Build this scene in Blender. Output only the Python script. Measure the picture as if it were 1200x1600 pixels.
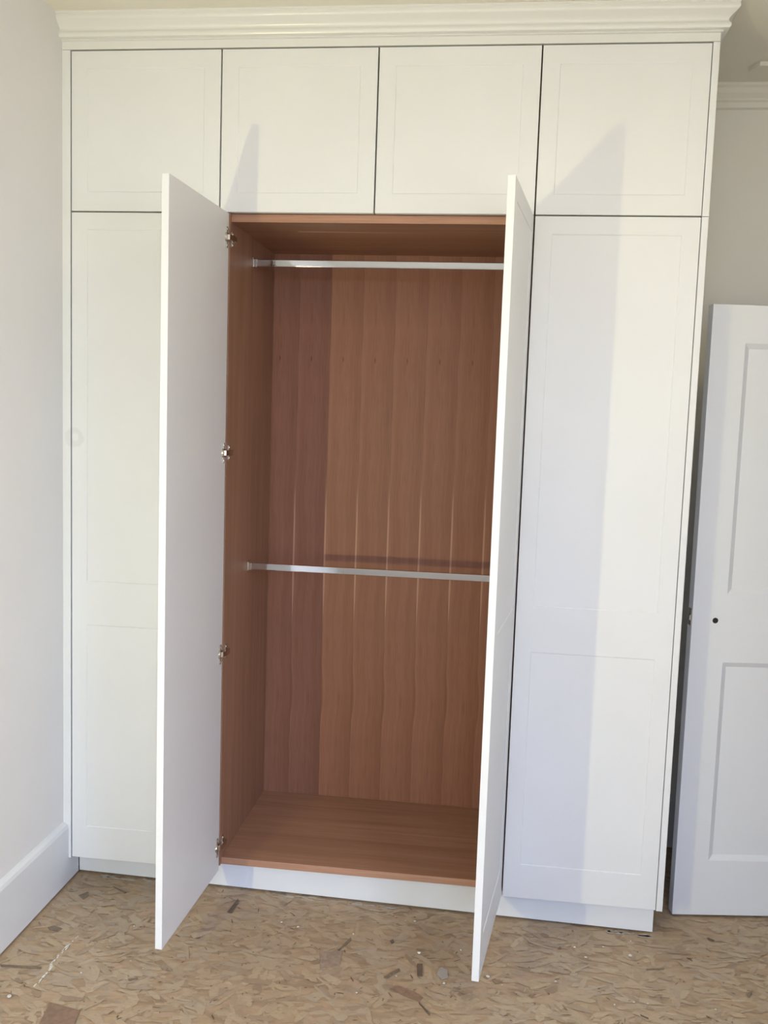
import bpy, bmesh, math, random
from mathutils import Vector, Matrix
random.seed(11)
S = bpy.context.scene
C = S.collection
for o in list(bpy.data.objects): bpy.data.objects.remove(o)

# ------------------------------------------------------------------ camera
cam_d = bpy.data.cameras.new('camera'); cam = bpy.data.objects.new('camera', cam_d); C.objects.link(cam)
cam.location = (1.4162, -2.9895, 1.6722)
cam.rotation_euler = (1.4688, -0.0334, 0.1209)
cam_d.sensor_fit = 'HORIZONTAL'; cam_d.sensor_width = 36.0; cam_d.lens = 36.0 * 1459.3 / 1200
cam_d.clip_start = 0.02
S.camera = cam

# ------------------------------------------------------------------ world, daylight, exposure
W = bpy.data.worlds.new('world'); S.world = W; W.use_nodes = True
bg = W.node_tree.nodes['Background']; bg.inputs[0].default_value = (0.62, 0.74, 0.95, 1); bg.inputs[1].default_value = 0.9

def area(name, loc, target, sx, sy, power, col, spread=180):
    d = bpy.data.lights.new(name, 'AREA'); d.shape = 'RECTANGLE'; d.size = sx; d.size_y = sy
    d.energy = power; d.color = col; d.spread = math.radians(spread)
    o = bpy.data.objects.new(name, d); C.objects.link(o); o.location = loc
    o.rotation_euler = (Vector(target) - Vector(loc)).to_track_quat('-Z', 'Z').to_euler()
    return o
# daylight outside the two rear windows: blue sky above the skyline, sunlit ground and gardens below it
area('sky_daylight', (2.0, -9.0, 3.75), (2.0, -5.0, 3.75), 13.0, 3.6, 1180, (0.59, 0.83, 1.38))
area('ground_daylight', (2.0, -9.0, 0.25), (2.0, -5.0, 0.25), 13.0, 3.4, 620, (1.0, 0.95, 0.76))
area('side_daylight', (6.6, -4.4, 3.2), (2.9, -3.2, 1.4), 9.0, 5.6, 1680, (0.82, 0.88, 1.07))

vs = S.view_settings
vs.view_transform = 'Standard'; vs.look = 'None'; vs.exposure = 0.03; vs.gamma = 1.0; vs.use_curve_mapping = False

# ------------------------------------------------------------------ material helpers
class NT:
    def __init__(s, name):
        s.m = bpy.data.materials.new(name); s.m.use_nodes = True
        s.t = s.m.node_tree; s.b = s.t.nodes['Principled BSDF']
    def n(s, typ, **kw):
        nd = s.t.nodes.new(typ)
        for k, v in kw.items(): setattr(nd, k, v)
        return nd
    def put(s, sock, v):
        if hasattr(v, 'is_linked') or isinstance(v, bpy.types.NodeSocket): s.t.links.new(v, sock)
        elif v is not None:
            if isinstance(v, (tuple, list)) and len(v) == 3 and sock.type == 'RGBA': v = (*v, 1)
            sock.default_value = v
    def math(s, op, a, b=None, c=None, clamp=False):
        nd = s.n('ShaderNodeMath', operation=op, use_clamp=clamp)
        for i, v in enumerate((a, b, c)):
            if v is not None: s.put(nd.inputs[i], v)
        return nd.outputs[0]
    def mix(s, f, a, b, mode='MIX'):
        nd = s.n('ShaderNodeMix', data_type='RGBA', blend_type=mode)
        s.put(nd.inputs[0], f); s.put(nd.inputs[6], a); s.put(nd.inputs[7], b); return nd.outputs[2]
    def coord(s, what='Object'): return s.n('ShaderNodeTexCoord').outputs[what]
    def pos(s): return s.n('ShaderNodeNewGeometry').outputs['Position']
    def xyz(s, v):
        nd = s.n('ShaderNodeSeparateXYZ'); s.put(nd.inputs[0], v); return nd.outputs
    def comb(s, x, y, z):
        nd = s.n('ShaderNodeCombineXYZ'); s.put(nd.inputs[0], x); s.put(nd.inputs[1], y); s.put(nd.inputs[2], z); return nd.outputs[0]
    def mapping(s, v, scale, loc=(0, 0, 0)):
        nd = s.n('ShaderNodeMapping'); s.put(nd.inputs[0], v); nd.inputs['Scale'].default_value = scale; nd.inputs['Location'].default_value = loc
        return nd.outputs[0]
    def noise(s, v, scale, detail=3, rough=0.55, dist=0):
        nd = s.n('ShaderNodeTexNoise'); s.put(nd.inputs['Vector'], v); nd.inputs['Scale'].default_value = scale
        nd.inputs['Detail'].default_value = detail; nd.inputs['Roughness'].default_value = rough; nd.inputs['Distortion'].default_value = dist
        return nd.outputs['Fac']
    def ramp(s, f, stops):
        nd = s.n('ShaderNodeValToRGB'); s.put(nd.inputs[0], f); e = nd.color_ramp.elements
        while len(e) < len(stops): e.new(0.5)
        for el, (p, c) in zip(e, stops): el.position = p; el.color = (*c, 1) if isinstance(c, tuple) else (c, c, c, 1)
        return nd.outputs[0]
    def range(s, f, a, b, c=0, d=1):
        nd = s.n('ShaderNodeMapRange', interpolation_type='SMOOTHSTEP'); s.put(nd.inputs[0], f)
        for i, v in enumerate((a, b, c, d)): nd.inputs[1 + i].default_value = v
        return nd.outputs[0]
    def bump(s, h, strength, dist=0.001):
        nd = s.n('ShaderNodeBump'); nd.inputs['Strength'].default_value = strength; nd.inputs['Distance'].default_value = dist
        s.put(nd.inputs['Height'], h); s.put(s.b.inputs['Normal'], nd.outputs[0])
    def fin(s, col=None, rough=0.5, metal=0.0, spec=None):
        s.put(s.b.inputs['Base Color'], col); s.put(s.b.inputs['Roughness'], rough); s.put(s.b.inputs['Metallic'], metal)
        if spec is not None: s.b.inputs['Specular IOR Level'].default_value = spec
        return s.m

def paint(name, col, rough, orange=0.06, stain=False, var=0.03, spec=0.5):
    k = NT(name); p = k.pos()
    n = k.noise(p, 2.2, 3)
    c = k.mix(k.range(n, 0.3, 0.7), tuple(x * (1 - var) for x in col), col)
    if stain:      # a faint wiped smear, ring shaped
        x, y, z = k.xyz(p)
        w = k.noise(p, 38, 2)
        dx = k.math('SUBTRACT', x, 0.012); dz = k.math('SUBTRACT', z, 1.568)
        r = k.math('SQRT', k.math('ADD', k.math('MULTIPLY', dx, dx), k.math('MULTIPLY', dz, dz)))
        r = k.math('ADD', r, k.math('MULTIPLY', k.math('SUBTRACT', w, 0.5), 0.018))
        ring = k.math('MULTIPLY', k.range(r, 0.010, 0.018), k.math('SUBTRACT', 1.0, k.range(r, 0.027, 0.037)))
        c = k.mix(k.math('MULTIPLY', ring, 0.17), c, (0.42, 0.42, 0.42))
    k.bump(k.noise(p, 420, 2), orange, 0.0006)
    return k.fin(c, rough, spec=spec)

M = {}
M['door_white'] = paint('satin_white_paint', (0.785, 0.792, 0.80), 0.46, stain=True, spec=0.32)
M['gloss_white'] = paint('gloss_white_paint', (0.79, 0.79, 0.77), 0.22, 0.12)
M['wall_white'] = paint('wall_emulsion', (0.82, 0.80, 0.78), 0.75, 0.15)
M['wall_grey'] = paint('back_wall_emulsion', (0.86, 0.83, 0.75), 0.8, 0.15)
M['ceiling'] = paint('ceiling_emulsion', (0.86, 0.83, 0.74), 0.85, 0.15)
M['trim_white'] = paint('trim_paint', (0.78, 0.79, 0.80), 0.4)
M['leaf_white'] = paint('room_door_paint', (0.74, 0.755, 0.79), 0.42)
M['inside_door'] = paint('door_back_paint', (0.77, 0.76, 0.74), 0.32)

def wood(name, axis, tone=1.0, streak=None):
    """oak veneer, grain along the given axis (0 x, 1 y, 2 z)"""
    k = NT(name); v = k.coord('Object')
    sc = [55, 55, 55]; sc[axis] = 1.3
    fine = [520, 520, 520]; fine[axis] = 9
    a = k.noise(k.mapping(v, tuple(sc)), 1.0, 4, 0.6, 0.4)
    f = k.noise(k.mapping(v, tuple(fine)), 1.0, 2, 0.6)
    sb = [9, 9, 9]; sb[axis] = 0.8
    b = k.noise(k.mapping(v, tuple(sb)), 1.0, 2)
    c = k.ramp(a, [(0.25, (0.322 * tone, 0.168 * tone, 0.102 * tone)), (0.5, (0.415 * tone, 0.228 * tone, 0.148 * tone)), (0.8, (0.484 * tone, 0.282 * tone, 0.191 * tone))])
    c = k.mix(k.range(f, 0.52, 0.72, 0, 0.38), c, (0.172 * tone, 0.085 * tone, 0.052 * tone))
    c = k.mix(k.range(b, 0.35, 0.7, 0, 0.35), c, (0.290 * tone, 0.152 * tone, 0.096 * tone))
    if streak:
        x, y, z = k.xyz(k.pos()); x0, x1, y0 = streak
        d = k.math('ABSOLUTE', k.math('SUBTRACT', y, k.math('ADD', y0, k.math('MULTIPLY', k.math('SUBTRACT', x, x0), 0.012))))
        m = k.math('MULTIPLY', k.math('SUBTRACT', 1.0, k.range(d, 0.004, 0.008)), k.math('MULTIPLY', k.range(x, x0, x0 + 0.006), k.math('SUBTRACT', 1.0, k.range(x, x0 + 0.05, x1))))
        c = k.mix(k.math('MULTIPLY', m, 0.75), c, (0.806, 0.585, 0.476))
    k.bump(f, 0.08, 0.0005)
    return k.fin(c, 0.42, spec=0.3)

def veneer(name):
    """slip-matched veneer leaf: the same figure on every leaf, with a pale sapwood line at the seams"""
    k = NT(name); v = k.coord('Object'); x, y, z = k.xyz(v)
    P = 0.1245
    wv = k.math('MULTIPLY', k.math('SUBTRACT', k.noise(k.comb(0.0, 0.0, z), 2.6, 2), 0.5), 0.055)
    u = k.math('FRACT', k.math('ADD', k.math('DIVIDE', k.math('ADD', x, wv), P), 0.5))
    per = k.math('MULTIPLY', u, P)                       # same figure on each leaf
    q = k.comb(per, 0.0, z)
    a = k.noise(k.mapping(q, (60, 1, 1.2)), 1.0, 4, 0.6, 0.3)
    b = k.noise(k.mapping(v, (700, 1, 10)), 1.0, 2, 0.6)
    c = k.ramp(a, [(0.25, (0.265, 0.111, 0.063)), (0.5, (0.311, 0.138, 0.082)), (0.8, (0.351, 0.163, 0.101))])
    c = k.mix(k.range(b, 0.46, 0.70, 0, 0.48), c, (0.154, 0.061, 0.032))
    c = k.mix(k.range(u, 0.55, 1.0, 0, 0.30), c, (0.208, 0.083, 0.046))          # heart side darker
    c = k.mix(k.math('MULTIPLY', k.range(u, 0.0, 0.18, 1, 0), 0.22), c, (0.400, 0.197, 0.121))
    # sapwood line at the straight joint, between 0.8 and 1.45 m up
    e = k.math('SUBTRACT', P / 2, k.math('ABSOLUTE', x))
    zz = k.math('MULTIPLY', k.range(z, 0.80, 1.02), k.math('SUBTRACT', 1.0, k.range(z, 1.20, 1.47)))
    wd = k.math('MULTIPLY', zz, 0.0034)
    m = k.math('MULTIPLY', k.math('LESS_THAN', e, wd), k.range(zz, 0.02, 0.5, 0.3, 0.95))
    c = k.mix(m, c, (0.539, 0.302, 0.207))
    # a dark pin knot on each leaf
    dx = k.math('MULTIPLY', k.math('SUBTRACT', x, -0.010), 230); dz = k.math('MULTIPLY', k.math('SUBTRACT', z, 1.885), 62)
    kn = k.math('SQRT', k.math('ADD', k.math('MULTIPLY', dx, dx), k.math('MULTIPLY', dz, dz)))
    c = k.mix(k.range(kn, 0.2, 1.0, 0.55, 0), c, (0.054, 0.020, 0.011))
    oi = k.n('ShaderNodeObjectInfo').outputs['Random']
    c = k.mix(k.math('MULTIPLY', oi, 0.10), c, (0.231, 0.099, 0.058))
    k.bump(b, 0.08, 0.0005)
    return k.fin(c, 0.5, spec=0.3)
M['veneer'] = veneer('oak_veneer_leaf')
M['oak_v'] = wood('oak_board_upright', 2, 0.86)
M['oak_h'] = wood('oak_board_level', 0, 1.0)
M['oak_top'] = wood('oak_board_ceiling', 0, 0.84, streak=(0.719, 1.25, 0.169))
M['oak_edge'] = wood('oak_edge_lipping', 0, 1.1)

k = NT('polished_chrome'); M['chrome'] = k.fin((0.62, 0.62, 0.60), 0.06, 1.0)
k = NT('brushed_nickel'); k.bump(k.noise(k.pos(), 300, 2), 0.1); M['nickel'] = k.fin((0.58, 0.53, 0.46), 0.25, 1.0)
k = NT('dark_hole'); M['hole'] = k.fin((0.012, 0.012, 0.014), 0.7)
k = NT('black_lamp_plastic'); M['black'] = k.fin(k.mix(k.noise(k.pos(), 30), (0.02, 0.02, 0.02), (0.035, 0.033, 0.03)), 0.5)
k = NT('lamp_glass'); k.b.inputs['Emission Color'].default_value = (1, 0.78, 0.42, 1); k.b.inputs['Emission Strength'].default_value = 3; M['lampglass'] = k.fin((0.9, 0.85, 0.7), 0.3)

def osb_base():
    k = NT('osb_floor_board'); p = k.pos()
    a = k.noise(k.mapping(p, (9, 26, 1)), 1.0, 4, 0.6, 0.6)
    b = k.noise(p, 3.0, 2)
    c = k.ramp(a, [(0.28, (0.307, 0.215, 0.137)), (0.5, (0.444, 0.318, 0.210)), (0.75, (0.529, 0.395, 0.264))])
    c = k.mix(k.range(b, 0.4, 0.7, 0, 0.25), c, (0.419, 0.278, 0.181))
    k.bump(a, 0.25, 0.002)
    return k.fin(c, 0.72)
M['osb'] = osb_base()
def strand_mat():
    k = NT('osb_strands'); g = k.n('ShaderNodeNewGeometry'); r = g.outputs['Random Per Island']; p = g.outputs['Position']
    c = k.ramp(r, [(0.0, (0.269, 0.182, 0.117)), (0.06, (0.370, 0.270, 0.185)), (0.25, (0.442, 0.330, 0.228)), (0.60, (0.487, 0.372, 0.258)), (0.84, (0.510, 0.391, 0.254)), (0.93, (0.487, 0.341, 0.239)), (1.0, (0.549, 0.435, 0.307))])
    c = k.mix(k.range(k.noise(k.mapping(p, (1, 3, 1)), 70, 4, 0.65), 0.38, 0.72, 0, 0.5), c, (0.347, 0.255, 0.175))
    d = k.noise(p, 5, 3, 0.6)
    c = k.mix(k.range(d, 0.42, 0.70, 0, 0.6), c, (0.454, 0.369, 0.288))          # building dust trodden in
    c = k.mix(k.range(k.noise(p, 3.1, 2), 0.5, 0.75, 0, 0.4), c, (0.515, 0.380, 0.239))
    return k.fin(c, 0.68)
M['strand'] = strand_mat()
def flat(name, col, rough=0.7, var=0.25, scale=60):
    k = NT(name); n = k.noise(k.pos(), scale, 3)
    return k.fin(k.mix(k.range(n, 0.3, 0.7), tuple(x * (1 - var) for x in col), col), rough)
M['st_dark'] = flat('strand_dark_bark', (0.170, 0.123, 0.089))
M['st_red'] = flat('strand_red_brown', (0.306, 0.196, 0.136))
M['st_pink'] = flat('strand_pinkish', (0.404, 0.297, 0.228))
M['st_grey'] = flat('strand_grey_brown', (0.241, 0.185, 0.133))
M['sliver'] = flat('bark_sliver', (0.20, 0.135, 0.09), 0.7, 0.3)
M['chip'] = flat('plaster_white', (0.78, 0.75, 0.68), 0.8, 0.1)
M['dust'] = flat('plaster_dust', (0.50, 0.44, 0.37), 0.9, 0.2)
M['tape'] = flat('grey_film', (0.46, 0.42, 0.39), 0.4, 0.06)

# ------------------------------------------------------------------ mesh helpers
def link(name, bm, mat, parent=None, bevel=0.0, smooth=False, seg=2):
    me = bpy.data.meshes.new(name); bmesh.ops.recalc_face_normals(bm, faces=bm.faces[:]); bm.to_mesh(me); bm.free()
    me.materials.append(M[mat] if isinstance(mat, str) else mat)
    if smooth:
        for p in me.polygons: p.use_smooth = True
    o = bpy.data.objects.new(name, me); C.objects.link(o)
    if parent is not None: o.parent = parent
    if bevel:
        b = o.modifiers.new('bevel', 'BEVEL'); b.width = bevel; b.segments = seg; b.limit_method = 'ANGLE'; b.angle_limit = math.radians(40)
    return o
def box(bm, a, b):
    x0, y0, z0 = a; x1, y1, z1 = b
    v = [bm.verts.new(c) for c in ((x0,y0,z0),(x1,y0,z0),(x1,y1,z0),(x0,y1,z0),(x0,y0,z1),(x1,y0,z1),(x1,y1,z1),(x0,y1,z1))]
    for f in ((0,3,2,1),(4,5,6,7),(0,1,5,4),(1,2,6,5),(2,3,7,6),(3,0,4,7)): bm.faces.new([v[i] for i in f])
def B(name, a, b, mat, parent=None, bevel=0.0):
    bm = bmesh.new(); box(bm, a, b); return link(name, bm, mat, parent, bevel)
def prism(bm, pts, h0, h1):
    """extrude an xy polygon from z=h0 to z=h1"""
    lo = [bm.verts.new((x, y, h0)) for x, y in pts]; hi = [bm.verts.new((x, y, h1)) for x, y in pts]
    bm.faces.new(lo[::-1]); bm.faces.new(hi)
    n = len(pts)
    for i in range(n): bm.faces.new((lo[i], lo[(i+1) % n], hi[(i+1) % n], hi[i]))
def cyl(bm, p0, p1, r0, r1=None, n=20, caps=True):
    r1 = r0 if r1 is None else r1
    p0 = Vector(p0); p1 = Vector(p1); d = (p1 - p0).normalized(); u = d.orthogonal().normalized(); w = d.cross(u)
    A = []; Bv = []
    for i in range(n):
        t = 2 * math.pi * i / n; e = u * math.cos(t) + w * math.sin(t)
        A.append(bm.verts.new(p0 + e * r0)); Bv.append(bm.verts.new(p1 + e * r1))
    for i in range(n): bm.faces.new((A[i], A[(i+1) % n], Bv[(i+1) % n], Bv[i]))
    if caps: bm.faces.new(A[::-1]); bm.faces.new(Bv)
def empty(name, loc=(0, 0, 0)):
    o = bpy.data.objects.new(name, None); o.empty_display_size = 0.1; C.objects.link(o); o.location = loc; return o
def tag(o, label, cat, group=None, kind=None):
    o['label'] = label; o['category'] = cat
    if group: o['group'] = group
    if kind: o['kind'] = kind
    return o
def struct(o, label=None, cat=None):
    o['kind'] = 'structure'
    if label: o['label'] = label
    if cat: o['category'] = cat
    return o

# ------------------------------------------------------------------ room shell
XL, YB, ZC, XR, YR = -0.030, 0.70, 2.913, 2.90, -5.20
XH = 4.10                                                   # hallway beyond the doorway
fl = struct(B('floor', (XL - 0.15, YR - 0.15, -0.10), (XR + 0.2, YB + 0.15, 0.0), 'osb'), 'bare particle strand board floor, dusty and unfinished', 'floor')
struct(B('ceiling', (XL - 0.15, YR - 0.15, ZC), (XR + 0.2, YB + 0.15, ZC + 0.1), 'ceiling'), 'plain cream ceiling above the wardrobe', 'ceiling')
struct(B('floor_hallway', (XR + 0.2, -1.4, -0.10), (XH + 0.1, YB + 0.12, 0.0), 'osb'), 'strand board floor of the hallway', 'floor'); struct(B('ceiling_hallway', (XR + 0.2, -1.4, ZC), (XH + 0.1, YB + 0.12, ZC + 0.1), 'ceiling'), 'plain ceiling of the hallway', 'ceiling')
struct(B('wall_left', (XL - 0.12, YR, 0), (XL, YB, ZC), 'wall_white'), 'plain white painted wall left of the wardrobe', 'wall')
struct(B('wall_back', (XL - 0.12, YB, 0), (XH, YB + 0.12, ZC), 'wall_grey'), 'plain pale grey wall behind the white door', 'wall')
# right wall with a doorway from y=-0.52 to y=0.28 and a window behind the viewer
DY0, DY1, DZ = -0.52, 0.285, 2.085
SY0, SY1, WZ0, WZ1 = -4.35, -2.55, 0.75, 2.45
bm = bmesh.new(); box(bm, (XR, YR, 0), (XR + 0.2, SY0, ZC)); box(bm, (XR, SY1, 0), (XR + 0.2, DY0, ZC)); box(bm, (XR, DY1, 0), (XR + 0.2, YB, ZC)); box(bm, (XR, DY0, DZ), (XR + 0.2, DY1, ZC))
box(bm, (XR, SY0, 0), (XR + 0.2, SY1, WZ0)); box(bm, (XR, SY0, WZ1), (XR + 0.2, SY1, ZC))
struct(link('wall_right', bm, 'wall_white'), 'white wall with a doorway right of the wardrobe', 'wall')
bm = bmesh.new(); box(bm, (XH, -1.3, 0), (XH + 0.1, YB, ZC)); box(bm, (XR + 0.2, -1.4, 0), (XH + 0.1, -1.3, ZC))
struct(link('wall_hallway', bm, 'wall_white'), 'white hallway wall beyond the doorway', 'wall')
bm = bmesh.new(); f = 0.055; x0, x1 = XR + 0.11, XR + 0.16
box(bm, (x0, SY0, WZ0), (x1, SY0 + f, WZ1)); box(bm, (x0, SY1 - f, WZ0), (x1, SY1, WZ1)); box(bm, (x0, SY0 + f, WZ0), (x1, SY1 - f, WZ0 + f)); box(bm, (x0, SY0 + f, WZ1 - f), (x1, SY1 - f, WZ1))
w = struct(link('window_3', bm, 'trim_white', bevel=0.004), 'white sash window in the right wall beside the viewer', 'window')
B('glazing_bar', (x0 + 0.005, SY0 + f, 1.578), (x1 - 0.008, SY1 - f, 1.622), 'trim_white', w)
B('window_sill', (XR - 0.06, SY0 - 0.04, WZ0 - 0.03), (XR + 0.105, SY1 + 0.04, WZ0), 'trim_white', w, 0.004)
# rear wall with two window openings
wins = [(0.15, 1.30), (1.60, 2.75)]; WZ0, WZ1 = 0.75, 2.45
bm = bmesh.new(); xs = [XL - 0.12] + [q for w in wins for q in w] + [XR + 0.2]
for i in range(0, len(xs), 2): box(bm, (xs[i], YR - 0.2, 0), (xs[i+1], YR, ZC))
for a, b in wins: box(bm, (a, YR - 0.2, 0), (b, YR, WZ0)); box(bm, (a, YR - 0.2, WZ1), (b, YR, ZC))
struct(link('wall_rear', bm, 'wall_white'), 'white wall with two windows behind the viewer', 'wall')
for n, (a, b) in enumerate(wins, 1):
    bm = bmesh.new(); f = 0.055; y0, y1 = YR - 0.16, YR - 0.11
    box(bm, (a, y0, WZ0), (a + f, y1, WZ1)); box(bm, (b - f, y0, WZ0), (b, y1, WZ1))
    box(bm, (a + f, y0, WZ0), (b - f, y1, WZ0 + f)); box(bm, (a + f, y0, WZ1 - f), (b - f, y1, WZ1))
    w = struct(link(f'window_{n}', bm, 'trim_white', bevel=0.004), f'white sash window behind the viewer, {"left" if n == 1 else "right"} one', 'window')
    zm = (WZ0 + WZ1) / 2
    B('glazing_bar', (a + f, y0 + 0.008, zm - 0.022), (b - f, y1 - 0.005, zm + 0.022), 'trim_white', w)
    B('window_sill', (a - 0.04, YR - 0.105, WZ0 - 0.03), (b + 0.04, YR + 0.06, WZ0), 'trim_white', w, 0.004)

# skirting on the left wall (flat board with a sloped top)
def extrude_profile(pts, axis, a, b):
    """pts = (offset, z) profile; axis 'y' runs along y with offset in +x; axis 'x' runs along x with offset in -y"""
    bm = bmesh.new(); R = []
    for t in (a, b): R.append([bm.verts.new((o, t, z) if axis == 'y' else (t, -o, z)) for o, z in pts])
    n = len(pts)
    for i in range(n): bm.faces.new((R[0][i], R[0][(i+1) % n], R[1][(i+1) % n], R[1][i]))
    bm.faces.new(R[0]); bm.faces.new(R[1][::-1]); return bm
sk = [(0, 0.009), (0.020, 0.009), (0.020, 0.205), (0.016, 0.216), (0.006, 0.222), (0, 0.224)]
o = link('baseboard_left', extrude_profile([(XL + a, z) for a, z in sk], 'y', YR, 0.078), 'trim_white'); struct(o, 'tall white skirting board along the left wall', 'baseboard')
o = link('baseboard_back', extrude_profile([(a - YB, z) for a, z in [(0, 0.012), (0.018, 0.012), (0.018, 0.20), (0.012, 0.215), (0, 0.22)]], 'x', 2.06, XR), 'trim_white'); struct(o, 'white skirting on the wall behind the white door', 'baseboard')
# coving on the back wall, right of the wardrobe
cv = [(0, ZC), (0.060, ZC), (0.060, ZC - 0.010), (0.050, ZC - 0.016), (0.040, ZC - 0.030), (0.024, ZC - 0.044), (0.024, ZC - 0.052), (0.016, ZC - 0.056), (0.012, ZC - 0.074), (0, ZC - 0.078)]
o = link('trim_1', extrude_profile([(a - YB, z) for a, z in cv], 'x', 2.06, XR), 'ceiling'); struct(o, 'stepped plaster coving where the back wall meets the ceiling', 'coving')
# raised plaster moulding on the ceiling
bm = bmesh.new(); prism(bm, [(2.225, 0.50), (2.245, 0.445), (2.86, 0.445), (2.86, 0.50)], ZC - 0.014, ZC + 0.001)
struct(link('trim_2', bm, 'ceiling', bevel=0.003), 'narrow raised moulding on the ceiling near the back wall', 'moulding')

# ------------------------------------------------------------------ fitted wardrobe
ZB, ZM, ZT, G, DT = 0.100, 2.3045, 2.8086, 0.0023, 0.021     # door bottom, lower door top, upper door top, half gap, door thickness
CF, CB = 0.034, 0.630                                          # carcass front and back

def shaker(name, w, h, panels, parent=None, rec=0.0030, bev=0.0024, hinge_side=None):
    """painted door slab, local: x 0..w, y 0 (front) .. DT (back), z 0..h, with recessed panels as sub-parts"""
    bm = bmesh.new(); V = {}
    def vt(x, y, z):
        k_ = (round(x, 5), round(y, 5), round(z, 5))
        if k_ not in V: V[k_] = bm.verts.new(k_)
        return V[k_]
    s0, s1 = panels[0][0], panels[0][1]
    zs = [0] + [q for p in panels for q in p[2:]] + [h]; xs = [0, s0, s1, w]
    holes = {(p[2]) for p in panels}
    for i in range(3):
        for j in range(len(zs) - 1):
            if i == 1 and zs[j] in holes: continue
            bm.faces.new([vt(xs[i], 0, zs[j]), vt(xs[i+1], 0, zs[j]), vt(xs[i+1], 0, zs[j+1]), vt(xs[i], 0, zs[j+1])])
    for a, b, c, d in panels:      # sloping pocket walls
        O = [vt(a,0,c), vt(b,0,c), vt(b,0,d), vt(a,0,d)]; I = [vt(a+bev,rec,c+bev), vt(b-bev,rec,c+bev), vt(b-bev,rec,d-bev), vt(a+bev,rec,d-bev)]
        for q in range(4): bm.faces.new([O[q], O[(q+1) % 4], I[(q+1) % 4], I[q]])
        bm.faces.new(I)
    # sides and back
    for j in range(len(zs) - 1):
        bm.faces.new([vt(0,0,zs[j]), vt(0,0,zs[j+1]), vt(0,DT,zs[j+1]), vt(0,DT,zs[j])]); bm.faces.new([vt(w,0,zs[j]), vt(w,DT,zs[j]), vt(w,DT,zs[j+1]), vt(w,0,zs[j+1])])
        bm.faces.new([vt(0,DT,zs[j]), vt(0,DT,zs[j+1]), vt(w,DT,zs[j+1]), vt(w,DT,zs[j])])
    for i in range(3):
        for z in (0, h): bm.faces.new([vt(xs[i],0,z), vt(xs[i+1],0,z), vt(xs[i+1],DT,z) if i == 2 else vt(xs[i+1],0,z), vt(xs[i],DT,z)] if False else [vt(xs[i],0,z), vt(xs[i+1],0,z)] + ([vt(w,DT,z), vt(0,DT,z)] if False else [vt(xs[i+1],DT,z), vt(xs[i],DT,z)]))
    bmesh.ops.remove_doubles(bm, verts=bm.verts[:], dist=1e-6)
    d = link(name, bm, 'door_white', parent, 0.0012)
    for a, b, c, e in panels:
        B('door_panel', (a + bev - 0.0005, rec - 0.0006, c + bev - 0.0005), (b - bev + 0.0005, DT - 0.004, e - bev + 0.0005), 'door_white', d)
    return d
LW = 0.5 - 2 * G; LH = ZM - ZB - G
LP = [(0.053, LW - 0.053, 0.115, 0.832), (0.053, LW - 0.053, 0.982, LH - 0.054)]
UH = ZT - ZM - 2 * G
UP = [(0.053, LW - 0.053, 0.060, UH - 0.054)]

def hinge_mesh():
    """concealed cup hinge, door at right angles; local origin at the inner door corner, +x into the cabinet opening, -y along the door, +y into the cabinet"""
    bm = bmesh.new()
    # cup flange screwed to the door back, with two ears
    box(bm, (0.0005, -0.038, -0.010), (0.004, -0.012, 0.010)); box(bm, (0.0005, -0.029, -0.033), (0.0060, -0.017, 0.033))
    cyl(bm, (0.0005, -0.023, 0), (0.0075, -0.023, 0), 0.0165, 0.0150, 20)
    for s in (-1, 1): cyl(bm, (0.0055, -0.023, 0.025 * s), (0.0078, -0.023, 0.025 * s), 0.0045, 0.0040, 12)
    # bridge and arm
    bmA = [(0.006, -0.027), (0.014, -0.024), (0.019, -0.008), (0.021, 0.006), (0.021, 0.034), (0.010, 0.034), (0.008, 0.008), (0.006, -0.010)]
    prism(bm, bmA, -0.0085, 0.0085)
    # mounting plate on the cabinet side
    box(bm, (0.0045, 0.018, -0.024), (0.0095, 0.034, 0.024)); box(bm, (0.0045, 0.012, -0.009), (0.011, 0.040, 0.009))
    for s in (-1, 1): cyl(bm, (0.009, 0.026, 0.017 * s), (0.0115, 0.026, 0.017 * s), 0.0045, 0.0040, 12)
    return bm
HZ = (2.224, 1.536, 0.864, 0.190)

# --- centre cabinet, standing open
cc = empty('wardrobe_cabinet', (1.0, 0.3, 0.0)); tag(cc, 'tall oak lined wardrobe cabinet standing open with two chrome rails', 'wardrobe')
def child(o, p):
    o.parent = p; o.matrix_parent_inverse = Matrix.Translation(-p.location); return o
X0, X1 = 0.534, 1.466; FZ, TZ = 0.136, 2.280; BD = 0.022
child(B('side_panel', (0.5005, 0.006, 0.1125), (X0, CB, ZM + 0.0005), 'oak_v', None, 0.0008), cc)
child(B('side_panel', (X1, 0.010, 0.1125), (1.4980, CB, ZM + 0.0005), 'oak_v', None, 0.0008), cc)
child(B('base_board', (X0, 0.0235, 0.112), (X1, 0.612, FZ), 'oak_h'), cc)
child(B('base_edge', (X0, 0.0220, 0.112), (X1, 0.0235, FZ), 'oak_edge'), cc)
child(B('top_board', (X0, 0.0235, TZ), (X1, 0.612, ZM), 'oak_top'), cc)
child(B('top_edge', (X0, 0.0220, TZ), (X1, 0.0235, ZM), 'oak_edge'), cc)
yp = lambda x: 0.083 - 0.02688 * (x + 0.009)
bm = bmesh.new(); prism(bm, [(0.5005, yp(0.5005)), (1.4995, yp(1.4995)), (1.4995, yp(1.4995) + 0.018), (0.5005, yp(0.5005) + 0.018)], 0.1002, 0.1122); child(link('toe_rail', bm, 'trim_white'), cc)
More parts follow.
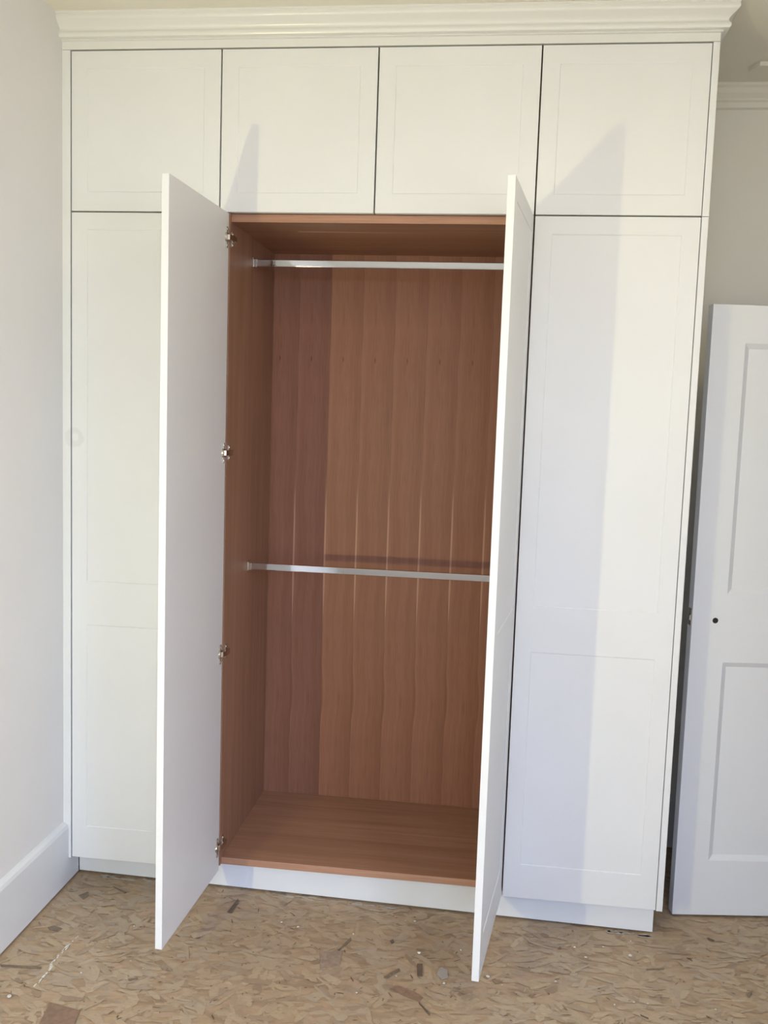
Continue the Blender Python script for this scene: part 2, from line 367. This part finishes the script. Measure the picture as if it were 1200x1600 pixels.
# back panel: eight veneer leaves
bp = child(B('back_panel', (X0, 0.614, FZ), (X1, CB, TZ), 'oak_v'), cc)
P = 0.1245; me = None
for i in range(8):
    xa, xb = 0.5115 + i * P, 0.5115 + (i + 1) * P; xm = (xa + xb) / 2
    xa, xb = max(xa, X0), min(xb, X1)
    if me is None or i in (1, 7):
        bm = bmesh.new(); box(bm, (xa - xm + 0.0002, -0.0015, FZ), (xb - xm - 0.0002, 0.0015, TZ))
        me_o = link('veneer_leaf', bm, 'veneer'); me = me_o.data; o = me_o
    else:
        o = bpy.data.objects.new('veneer_leaf', me); C.objects.link(o)
    o.location = (xm, 0.6125, 0)
    o.parent = bp; o.matrix_parent_inverse = Matrix.Translation(-cc.location) @ Matrix.Identity(4)
    o.matrix_parent_inverse = Matrix.Identity(4)
# hanging rails: oval-ended flat chrome tube in end sockets
def rail(z):
    bm = bmesh.new(); box(bm, (X0 + 0.004, 0.2975, z - 0.0122), (X1 - 0.004, 0.3125, z + 0.0122))
    r = link('hanging_rail', bm, 'chrome', None, 0.0022, seg=3); child(r, cc)
    for x, s in ((X0, 1), (X1, -1)):
        b2 = bmesh.new(); yv = 0.305
        box(b2, (min(x, x + s * 0.003), yv - 0.016, z - 0.016), (max(x, x + s * 0.003), yv + 0.016, z + 0.019))
        box(b2, (min(x, x + s * 0.014), yv - 0.0105, z - 0.0145), (max(x, x + s * 0.014), yv + 0.0105, z - 0.0115))
        for sd in (-1, 1): box(b2, (min(x, x + s * 0.014), yv + sd * 0.0105 - 0.0015, z - 0.0145), (max(x, x + s * 0.014), yv + sd * 0.0105 + 0.0015, z + 0.012))
        k_ = link('end_socket', b2, 'nickel', r, 0.0006)
    return r
rail(2.196); rail(1.113)
# the two open doors
dl = shaker('door', LW, LH, LP)                      # left leaf, hinged on its left; seen from its flat back
aL = 0.0419; A = Vector((0.5318, 0.0, ZB))
# local x=0 is the hinge side, local y=DT is the back; the back face must lie along (-sin a, -cos a)
def place_open(d, hinge_back_xy, ang, hinge_x):
    """put the back-face corner at local (hinge_x, DT) on hinge_back_xy and turn the leaf so it runs towards -y"""
    R = Matrix.Rotation(ang, 4, 'Z'); off = R @ Vector((hinge_x, DT, 0))
    d.location = (hinge_back_xy[0] - off.x, hinge_back_xy[1] - off.y, ZB); d.rotation_euler = (0, 0, ang)
    d.parent = cc; d.matrix_parent_inverse = Matrix.Translation(-cc.location)
place_open(dl, (A.x, A.y), -math.pi / 2 - aL, 0.0)
dr = shaker('door', LW, LH, LP)                      # right leaf, hinged on its right; its panelled front shows
aR = 0.1295
# front face hinge corner at (1.493, 0): local (LW, 0)
R = Matrix.Rotation(math.pi / 2 - aR, 4, 'Z'); off = R @ Vector((LW, 0, 0))
dr.location = (1.4978 - off.x, -0.001 - off.y, ZB); dr.rotation_euler = (0, 0, math.pi / 2 - aR)
dr.parent = cc; dr.matrix_parent_inverse = Matrix.Translation(-cc.location)
dl['label'] = 'open left leaf seen from its flat back'; dr['label'] = 'open right leaf seen nearly edge on'
hb = None
for z in HZ:
    for d, sgn in ((dl, 1), (dr, -1)):
        bm = hinge_mesh()
        ang_w = -aL if sgn == 1 else -aR
        base = Vector((A.x, A.y, 0)) if sgn == 1 else None
        if sgn == 1:
            Mw = Matrix.Translation((X0 - 0.0055, 0.0, z))
        else:
            Mw = Matrix.Translation((X1 + 0.0055, 0.0, z)) @ Matrix.Scale(-1, 4, (1, 0, 0))
        for v in bm.verts: v.co = Mw @ v.co
        Md = Matrix.Translation(d.location) @ Matrix.Rotation(d.rotation_euler.z, 4, 'Z')
        inv = Md.inverted()
        for v in bm.verts: v.co = inv @ v.co
        h = link('hinge', bm, 'nickel', d, 0.0006); h['label'] = 'nickel concealed hinge'

# --- closed tall cabinets
def tall_cabinet(x0, x1, label, door_x):
    c = empty('wardrobe_cabinet', ((x0 + x1) / 2, 0.3, 0.0)); tag(c, label, 'wardrobe')
    bm = bmesh.new(); t = 0.018; z0, z1 = 0.1003, ZM + 0.0005
    box(bm, (x0, CF, z0), (x0 + t, CB, z1)); box(bm, (x1 - t, CF, z0), (x1, CB, z1)); box(bm, (x0 + t, CB - 0.012, z0), (x1 - t, CB, z1))
    box(bm, (x0 + t, CF, z0), (x1 - t, CB - 0.012, z0 + t)); box(bm, (x0 + t, CF, z1 - t), (x1 - t, CB - 0.012, z1))
    child(link('cabinet_body', bm, 'oak_v'), c)
    d = shaker('door', LW, LH, LP); d.location = (door_x + G, 0, ZB); d.parent = c; d.matrix_parent_inverse = Matrix.Translation(-c.location)
    return c
tall_cabinet(0.0005, 0.4995, 'closed tall white wardrobe cabinet beside the left wall', 0.0)
cr = tall_cabinet(1.5005, 1.9985, 'closed tall white wardrobe cabinet at the right end', 1.5)
child(B('end_panel', (2.0, 0.0, 0.0975), (2.020, CB, ZM - 0.0008), 'door_white', None, 0.001), cr)

# --- upper cabinets
def upper_cabinet(x0, x1, doors, label):
    c = empty('upper_cabinet', ((x0 + x1) / 2, 0.3, ZM + 0.002)); tag(c, label, 'cabinet')
    bm = bmesh.new(); t = 0.018; z0, z1 = ZM + 0.002, ZT - 0.001
    box(bm, (x0, CF, z0), (x0 + t, CB, z1)); box(bm, (x1 - t, CF, z0), (x1, CB, z1)); box(bm, (x0 + t, CB - 0.012, z0), (x1 - t, CB, z1))
    box(bm, (x0 + t, CF, z0), (x1 - t, CB - 0.012, z0 + t)); box(bm, (x0 + t, CF, z1 - t), (x1 - t, CB - 0.012, z1))
    child(link('cabinet_body', bm, 'oak_v'), c)
    for dx in doors:
        d = shaker('door', LW, UH, UP); d.location = (dx + G, 0, ZM + G); d.parent = c; d.matrix_parent_inverse = Matrix.Translation(-c.location)
    return c
upper_cabinet(0.0005, 0.4995, [0.0], 'small white upper cabinet with one square door beside the left wall')
upper_cabinet(0.5005, 1.4995, [0.5, 1.0], 'white upper cabinet with two square doors above the open wardrobe')
cu = upper_cabinet(1.5005, 1.9985, [1.5], 'small white upper cabinet with one square door at the right end')
child(B('end_panel', (2.0, 0.0, ZM + 0.0008), (2.020, CB, ZT + 0.0015), 'door_white', None, 0.001), cu)

# --- scribe strip, plinth, cornice
o = B('scribe_strip', (XL, 0.0, 0.094), (-0.0018, 0.022, ZT + 0.0015), 'door_white', None, 0.001); tag(o, 'narrow white filler strip between the left wall and the wardrobe', 'filler strip')
bm = bmesh.new(); prism(bm, [(-0.009, 0.083), (1.9985, 0.029), (1.9985, 0.047), (-0.009, 0.101)], 0.0090, 0.0990)
o = link('plinth', bm, 'trim_white', None, 0.0008); tag(o, 'white plinth board under the wardrobe, recessed above the floor', 'plinth')
# cornice: frieze board plus a moulding that returns along the right end
co = empty('cornice', (1.0, 0.3, ZT + 0.002)); tag(co, 'white stepped cornice running along the top of the wardrobe', 'cornice')
fz0, fz1 = ZT + 0.0025, 2.837
bm = bmesh.new(); prism(bm, [(XL, 0.0), (2.020, 0.0), (2.020, CB), (2.002, CB), (2.002, 0.02), (XL, 0.02)], fz0, fz1)
child(link('frieze_board', bm, 'gloss_white', None, 0.001), co)
prof = [(0.0, 2.835), (0.006, 2.8375), (0.006, 2.840), (0.020, 2.842), (0.0228, 2.846), (0.0236, 2.850), (0.0226, 2.855), (0.019, 2.859), (0.0165, 2.8635), (0.0172, 2.868), (0.0205, 2.873), (0.0255, 2.878), (0.0315, 2.883), (0.0375, 2.888), (0.0412, 2.8915), (0.0425, 2.896), (0.0415, 2.9005), (0.0405, 2.905), (0.0450, 2.908), (0.0450, ZC - 0.0003)]
bm = bmesh.new(); rings = []
for (px, py, dx, dy) in ((XL, 0.0, 0, -1), (2.020, 0.0, 1, -1), (2.020, CB, 1, 0)):
    rings.append([bm.verts.new((px + dx * a, py + dy * a, z)) for a, z in prof])
for r0, r1 in zip(rings, rings[1:]):
    for i in range(len(prof) - 1): bm.faces.new((r0[i], r1[i], r1[i+1], r0[i+1]))
inner = []
for (px, py) in ((XL, 0.018), (2.002, 0.018), (2.002, CB)):
    inner.append([bm.verts.new((px, py, 2.835)), bm.verts.new((px, py, ZC - 0.0003))])
for j in range(2):
    bm.faces.new((rings[j][-1], rings[j+1][-1], inner[j+1][1], inner[j][1])); bm.faces.new((rings[j][0], inner[j][0], inner[j+1][0], rings[j+1][0]))
    bm.faces.new((inner[j][0], inner[j][1], inner[j+1][1], inner[j+1][0]))
bm.faces.new(rings[0] + inner[0][::-1]); bm.faces.new(rings[2][::-1] + inner[2])
mo = child(link('moulding', bm, 'gloss_white'), co)
for p in mo.data.polygons: p.use_smooth = True
es = mo.modifiers.new('edge', 'EDGE_SPLIT'); es.split_angle = math.radians(38)

# ------------------------------------------------------------------ room door standing open at the right
rd = empty('panel_door', (2.084, 0.155, 0.0)); tag(rd, 'white panelled room door standing open behind the wardrobe end', 'door')
DWd, DHd, DTh = 0.762, 2.056, 0.040; z0 = 0.010
# local: x from the latch edge to the hinge edge, y 0 front .. DTh, z
cols = [(0.112, 0.345), (0.417, 0.650)]; rows = [(0.205, 0.895), (1.125, 1.945)]
bm = bmesh.new(); V = {}
def vt(x, y, z):
    k_ = (round(x, 5), round(y, 5), round(z, 5))
    if k_ not in V: V[k_] = bm.verts.new(k_)
    return V[k_]
xs = [0] + [q for c_ in cols for q in c_] + [DWd]; zs = [z0] + [q for r_ in rows for q in r_] + [z0 + DHd]
for y in (0, DTh):
    for i in range(5):
        for j in range(5):
            if i % 2 and j % 2:
                if y: bm.faces.new([vt(xs[i],y,zs[j]), vt(xs[i],y,zs[j+1]), vt(xs[i+1],y,zs[j+1]), vt(xs[i+1],y,zs[j])])
                continue
            bm.faces.new([vt(xs[i],y,zs[j]), vt(xs[i+1],y,zs[j]), vt(xs[i+1],y,zs[j+1]), vt(xs[i],y,zs[j+1])])
for i in range(5):
    for z in (zs[0], zs[-1]): bm.faces.new([vt(xs[i],0,z), vt(xs[i+1],0,z), vt(xs[i+1],DTh,z), vt(xs[i],DTh,z)])
    for x in (0, DWd): bm.faces.new([vt(x,0,zs[i]), vt(x,0,zs[i+1]), vt(x,DTh,zs[i+1]), vt(x,DTh,zs[i])])
for i in (1, 3):
    for j in (1, 3):
        a, b, c_, d_ = xs[i], xs[i+1], zs[j], zs[j+1]
        pv = [[vt(x, y, z) for x, z in ((a+m,c_+m),(b-m,c_+m),(b-m,d_-m),(a+m,d_-m))] for m, y in ((0, 0), (0.004, 0.003), (0.018, 0.012))]
        for u, w in zip(pv, pv[1:]):
            for q in range(4): bm.faces.new([u[q], u[(q+1) % 4], w[(q+1) % 4], w[q]])
        bm.faces.new(pv[-1])
leaf = link('door_leaf', bm, 'leaf_white', rd, 0.0015)
for i in (1, 3):
    for j in (1, 3):
        B('door_panel', (xs[i] + 0.0175, 0.0112, zs[j] + 0.0175), (xs[i+1] - 0.0175, DTh - 0.006, zs[j+1] - 0.0175), 'leaf_white', leaf)
# spindle hole, with a turned rim, and the latch in the edge
bm = bmesh.new(); hx, hz = 0.078, 1.036
ro, ri, n = 0.0098, 0.0085, 24
ringv = [[bm.verts.new((hx + r * math.cos(2*math.pi*i/n), y, hz + r * math.sin(2*math.pi*i/n))) for i in range(n)] for r, y in ((ro, 0.0002), (ri, -0.0012), (ri - 0.0008, -0.0006))]
for u, w in zip(ringv, ringv[1:]):
    for i in range(n): bm.faces.new((u[i], u[(i+1) % n], w[(i+1) % n], w[i]))
bm.faces.new(ringv[-1]); link('spindle_hole', bm, 'hole', rd)
bm = bmesh.new(); box(bm, (-0.0012, 0.008, 1.015), (0.002, 0.032, 1.072)); prism(bm, [(-0.0040, 0.015), (0.0, 0.0135), (0.0, 0.0265), (-0.0025, 0.0265)], 1.032, 1.050)
link('latch', bm, 'nickel', rd, 0.0006)
rd.rotation_euler = (0, 0, math.atan2(0.048, 0.33))
for z in (0.25, 1.80):
    bm = bmesh.new(); cyl(bm, (DWd + 0.004, DTh * 0.5, z - 0.05), (DWd + 0.004, DTh * 0.5, z + 0.05), 0.006, n=14); box(bm, (DWd - 0.0005, 0.006, z - 0.05), (DWd + 0.002, 0.034, z + 0.05)); link('butt_hinge', bm, 'nickel', rd)
# casing round the doorway in the right wall
bm = bmesh.new(); box(bm, (XR - 0.018, DY0 - 0.07, 0), (XR, DY0, DZ + 0.07)); box(bm, (XR - 0.018, DY1, 0), (XR, DY1 + 0.07, DZ + 0.07)); box(bm, (XR - 0.018, DY0, DZ), (XR, DY1, DZ + 0.07))
struct(link('trim_3', bm, 'trim_white', None, 0.003), 'white casing round the doorway in the right wall', 'casing')

# ------------------------------------------------------------------ work lamp near the left wall (the low warm lamp)
LX, LY, LZ = 0.035, -2.60, 1.125
lp = empty('work_lamp', (LX, LY, 0)); tag(lp, 'small black tripod work lamp by the left wall, shining at the wardrobe', 'lamp')
def lpart(name, bm, mat, bev=0.0): o = link(name, bm, mat, lp, bev); o.matrix_parent_inverse = Matrix.Identity(4); return o
bm = bmesh.new(); cyl(bm, (0, -0.05, 0.30), (0, -0.05, 1.08), 0.011); lpart('pole', bm, 'black')
for q in (0.6, 2.7, 4.8):
    bm = bmesh.new(); cyl(bm, (0, -0.05, 0.42), (0.045 * math.cos(q), -0.05 + 0.30 * math.sin(q), 0.008), 0.008, n=12); lpart('leg', bm, 'black')
bm = bmesh.new(); cyl(bm, (0, -0.10, LZ), (0, -0.012, LZ), 0.026, 0.046, 28); lpart('lamp_head', bm, 'black')
bm = bmesh.new(); cyl(bm, (0, -0.0118, LZ), (0, -0.008, LZ), 0.040, 0.038, 28); lpart('lamp_lens', bm, 'lampglass')
d = bpy.data.lights.new('work_lamp_light', 'AREA'); d.shape = 'DISK'; d.size = 0.032; d.energy = 17.5; d.color = (1.0, 0.92, 0.42)
lo = bpy.data.objects.new('work_lamp_light', d); C.objects.link(lo); lo.parent = lp; lo.location = (0, 0.0, LZ)
lo.rotation_euler = Vector((0.55, 1.0, 0.12)).to_track_quat('-Z', 'Z').to_euler()

# ------------------------------------------------------------------ flush ceiling lamp above and behind the frame
cl = empty('ceiling_lamp', (1.95, -1.45, ZC)); tag(cl, 'round flush ceiling lamp with a warm glass bowl', 'lamp')
bm = bmesh.new(); cyl(bm, (0, 0, 0), (0, 0, -0.022), 0.165, 0.160, 40); link('lamp_base', bm, 'trim_white', cl, 0.003)
bm = bmesh.new(); prev = None
for i in range(9):
    t = math.pi / 2 * i / 8; r_, z_ = 0.15 * math.cos(t) + 0.001, -0.022 - 0.055 * math.sin(t)
    ring = [bm.verts.new((r_ * math.cos(2 * math.pi * j / 40), r_ * math.sin(2 * math.pi * j / 40), z_)) for j in range(40)]
    if prev:
        for j in range(40): bm.faces.new((prev[j], prev[(j+1) % 40], ring[(j+1) % 40], ring[j]))
    prev = ring
bm.faces.new(prev); link('glass_bowl', bm, 'lampglass', cl, 0, True)
d = bpy.data.lights.new('ceiling_lamp_light', 'AREA'); d.shape = 'DISK'; d.size = 0.30; d.energy = 8; d.color = (1.0, 0.86, 0.55)
lo = bpy.data.objects.new('ceiling_lamp_light', d); C.objects.link(lo); lo.parent = cl; lo.location = (0, 0, -0.085)

# ------------------------------------------------------------------ floor strands, debris
def poly_strand(bm, cx, cy, L, Wd, ang, z, taper):
    n = random.choice((5, 6, 7)); pts = []
    hl, hw = L / 2, Wd / 2
    raw = [(-hl, -hw * random.uniform(.1, .9)), (-hl * random.uniform(.2, .6), -hw * random.uniform(.7, 1.1)), (hl * random.uniform(.2, .7), -hw * random.uniform(.6, 1.1)), (hl, -hw * random.uniform(0, .8) * taper), (hl * random.uniform(.85, 1), hw * random.uniform(.2, .9) * taper), (hl * random.uniform(-.2, .4), hw * random.uniform(.8, 1.1)), (-hl * random.uniform(.7, 1), hw * random.uniform(.3, .9))]
    c, s = math.cos(ang), math.sin(ang)
    bm.faces.new([bm.verts.new((cx + x * c - y * s, cy + x * s + y * c, z)) for x, y in raw])
bm = bmesh.new()
NS = 9000
for i in range(NS):
    x = random.uniform(-0.005, 2.75); y = random.uniform(-1.05, 0.66)
    ang = random.gauss(0, 0.55) if random.random() < 0.8 else random.uniform(0, math.pi)
    L = random.uniform(0.02, 0.09); Wd = random.uniform(0.007, 0.032)
    if random.random() < 0.22: L = random.uniform(0.008, 0.035); Wd = random.uniform(0.0015, 0.004)
    z = 0.0002 + 0.0022 * i / NS
    dx = abs(math.cos(ang)) * L / 2 + Wd / 2
    if x - dx < -0.008: x = -0.008 + dx
    poly_strand(bm, x, y, L, Wd, ang, z, random.uniform(.3, 1))
st = link('wood_strands', bm, 'strand', fl); st['kind'] = 'stuff'
bm = bmesh.new()
for i in range(520):                                     # thin dark bark slivers and specks
    x = random.uniform(0.0, 2.7); y = random.uniform(-1.0, 0.05); big = random.random() < 0.3
    poly_strand(bm, x, y, random.uniform(.006, .012) if not big else random.uniform(.012, .03), random.uniform(.0015, .004), random.gauss(0, 0.8), 0.0025, 0.6)
st = link('bark_slivers', bm, 'sliver', fl); st['kind'] = 'stuff'
ZS = 0.0026
def strand(pts, mat, name='strand', h=0.0006):
    bm = bmesh.new(); prism(bm, pts, ZS - 0.0006, ZS + h); return link(name, bm, mat, fl)
strand([(0.239,-0.641),(0.338,-0.661),(0.351,-0.728),(0.258,-0.744)], 'st_red')
strand([(1.175,-0.415),(1.199,-0.395),(1.254,-0.42),(1.277,-0.44),(1.267,-0.463),(1.219,-0.438)], 'st_red')
strand([(0.59,-0.089),(0.602,0.002),(0.612,-0.026),(0.607,-0.094)], 'st_dark')
strand([(0.062,-0.076),(0.083,-0.046),(0.096,-0.07),(0.088,-0.097)], 'st_grey')
strand([(0.15,0.003),(0.16,0.0),(0.213,-0.026),(0.21,-0.035)], 'st_grey')
strand([(1.152,-0.365),(1.161,-0.347),(1.194,-0.308),(1.197,-0.321),(1.165,-0.366)], 'st_grey')
strand([(1.265,-0.46),(1.302,-0.51),(1.301,-0.518),(1.268,-0.472)], 'st_dark')
strand([(0.411,-0.501),(0.436,-0.49),(0.442,-0.499),(0.419,-0.506)], 'st_grey')
strand([(0.01,-0.497),(0.137,-0.488),(0.14,-0.497),(0.021,-0.508)], 'st_grey')
strand([(1.895,-0.411),(1.916,-0.424),(1.915,-0.43),(1.895,-0.419)], 'st_dark')
strand([(2.223,-0.261),(2.250,-0.234),(2.232,-0.275)], 'st_grey')
strand([(1.948,-0.178),(2.004,-0.165),(2.002,-0.172),(1.946,-0.186)], 'st_grey')
strand([(0.993,-0.246),(1.022,-0.168),(1.026,-0.182),(0.998,-0.249)], 'st_grey')
strand([(2.177,0.04),(2.196,0.028),(2.192,0.02),(2.176,0.028)], 'st_dark')
strand([(0.054,-0.282),(0.069,-0.268),(0.103,-0.281),(0.094,-0.297),(0.067,-0.295)], 'st_grey')
strand([(0.939,-0.263),(1.008,-0.247),(1.012,-0.333),(0.957,-0.353)], 'st_pink')
strand([(1.148,-0.164),(1.157,-0.155),(1.163,-0.169),(1.156,-0.181)], 'st_dark')

def lump(name, x, y, s, mat, seed, flat_=0.45):
    r = random.Random(seed); bm = bmesh.new(); bmesh.ops.create_icosphere(bm, subdivisions=1, radius=s)
    for v in bm.verts: v.co *= r.uniform(0.65, 1.25)
    for v in bm.verts: v.co.z *= flat_
    mz = min(v.co.z for v in bm.verts)
    for v in bm.verts: v.co.z -= mz
    o = link(name, bm, mat); o.location = (x, y, ZS); o.rotation_euler = (0, 0, r.uniform(0, 6)); return o
chips = [(0.118,-0.641,9),(0.322,-0.229,5),(0.384,-0.414,3),(0.266,-0.498,6),(0.436,-0.445,3),(0.006,-0.15,3),(0.784,-0.122,5),(0.843,-0.139,7),(1.217,-0.036,6),(1.247,-0.219,8),(1.187,-0.037,4),(1.027,-0.148,4),(1.189,-0.352,4),(1.375,-0.178,5),(1.333,-0.362,6),(1.461,-0.31,8),(1.523,-0.229,3),(1.505,-0.341,3),(1.908,-0.116,9),(1.827,-0.08,4),(1.736,-0.099,5),(1.922,-0.029,4),(1.766,-0.152,6),(1.924,-0.358,4),(1.884,-0.359,4),(2.116,-0.352,4),(1.664,-0.298,5),(1.083,-0.452,4),(1.827,-0.381,5)]
CL = {0: 'largest white plaster crumb left of the plaster streak near the left skirting', 18: 'largest white plaster crumb on the floor before the right cabinet',
      1: 'white plaster crumb left of the left open door foot', 3: 'pale plaster crumb just right of the white plaster streak', 9: 'angular white plaster flake just behind the dark wood offcut',
      14: 'white plaster crumb touching the front of the grey film scrap', 15: 'pale plaster crumb just right of the right open door foot', 7: 'larger white crumb of the pair before the open wardrobe',
      6: 'smaller white crumb of the pair before the open wardrobe', 5: 'tiny white crumb against the left skirting board', 8: 'bright white crumb nearest the plinth left of the right open door', 25: 'tiny pale crumb before the white panelled room door'}
for i, (x, y, s) in enumerate(chips):
    o = lump('plaster_crumb', x, y, s * 0.00078, 'chip', i)
    tag(o, CL.get(i, 'small white plaster crumb lying on the strand board floor'), 'crumb', 'plaster crumbs on the floor')
bm = bmesh.new(); prism(bm, [(1.246,-0.278),(1.262,-0.276),(1.267,-0.338),(1.251,-0.341)], ZS, ZS + 0.0025)
tag(link('wood_offcut', bm, 'st_dark', None, 0.0004), 'small dark brown rectangular wood offcut on the floor', 'offcut')
bm = bmesh.new(); prism(bm, [(1.309,-0.322),(1.312,-0.292),(1.321,-0.281),(1.339,-0.292),(1.343,-0.330),(1.327,-0.344)], ZS, ZS + 0.0012)
tag(link('film_scrap', bm, 'tape'), 'pale grey scrap of film left of the right open door foot', 'scrap')
# dragged white plaster streak near the left skirting
bm = bmesh.new(); r = random.Random(4)
for i in range(34):
    t = i / 33; y = -0.60 + 0.30 * t; x = 0.163 + 0.004 * math.sin(t * 9) + r.uniform(-.004, .004)
    if r.random() < 0.25: continue
    w = r.uniform(.0010, .0028) * (1.6 if 0.2 < t < 0.45 else 1); L = r.uniform(.006, .016)
    prism(bm, [(x - w, y), (x + w, y - .001), (x + w * .7, y + L), (x - w * .5, y + L * .9)], ZS - 0.0005, ZS + 0.0008)
o = link('plaster_streak', bm, 'chip', fl); o['label'] = 'broken white scratch of plaster'
# plaster dust and crumbs along the foot of the plinth
bm = bmesh.new()
for i in range(60):
    x = r.choice((r.uniform(0.70, 1.25), r.uniform(1.85, 2.0), r.uniform(0.08, 0.35))); yp = 0.083 - 0.0268 * (x + 0.009) - r.uniform(0.004, 0.022)
    L = r.uniform(.01, .04); w = r.uniform(.002, .006)
    prism(bm, [(x - L / 2, yp - w * .4), (x, yp - w), (x + L / 2, yp - w * .5), (x + L * .3, yp + w), (x - L * .3, yp + w * .8)], ZS - 0.0005, ZS + 0.0008)
o = link('plaster_dust', bm, 'dust', fl); o['kind'] = 'stuff'
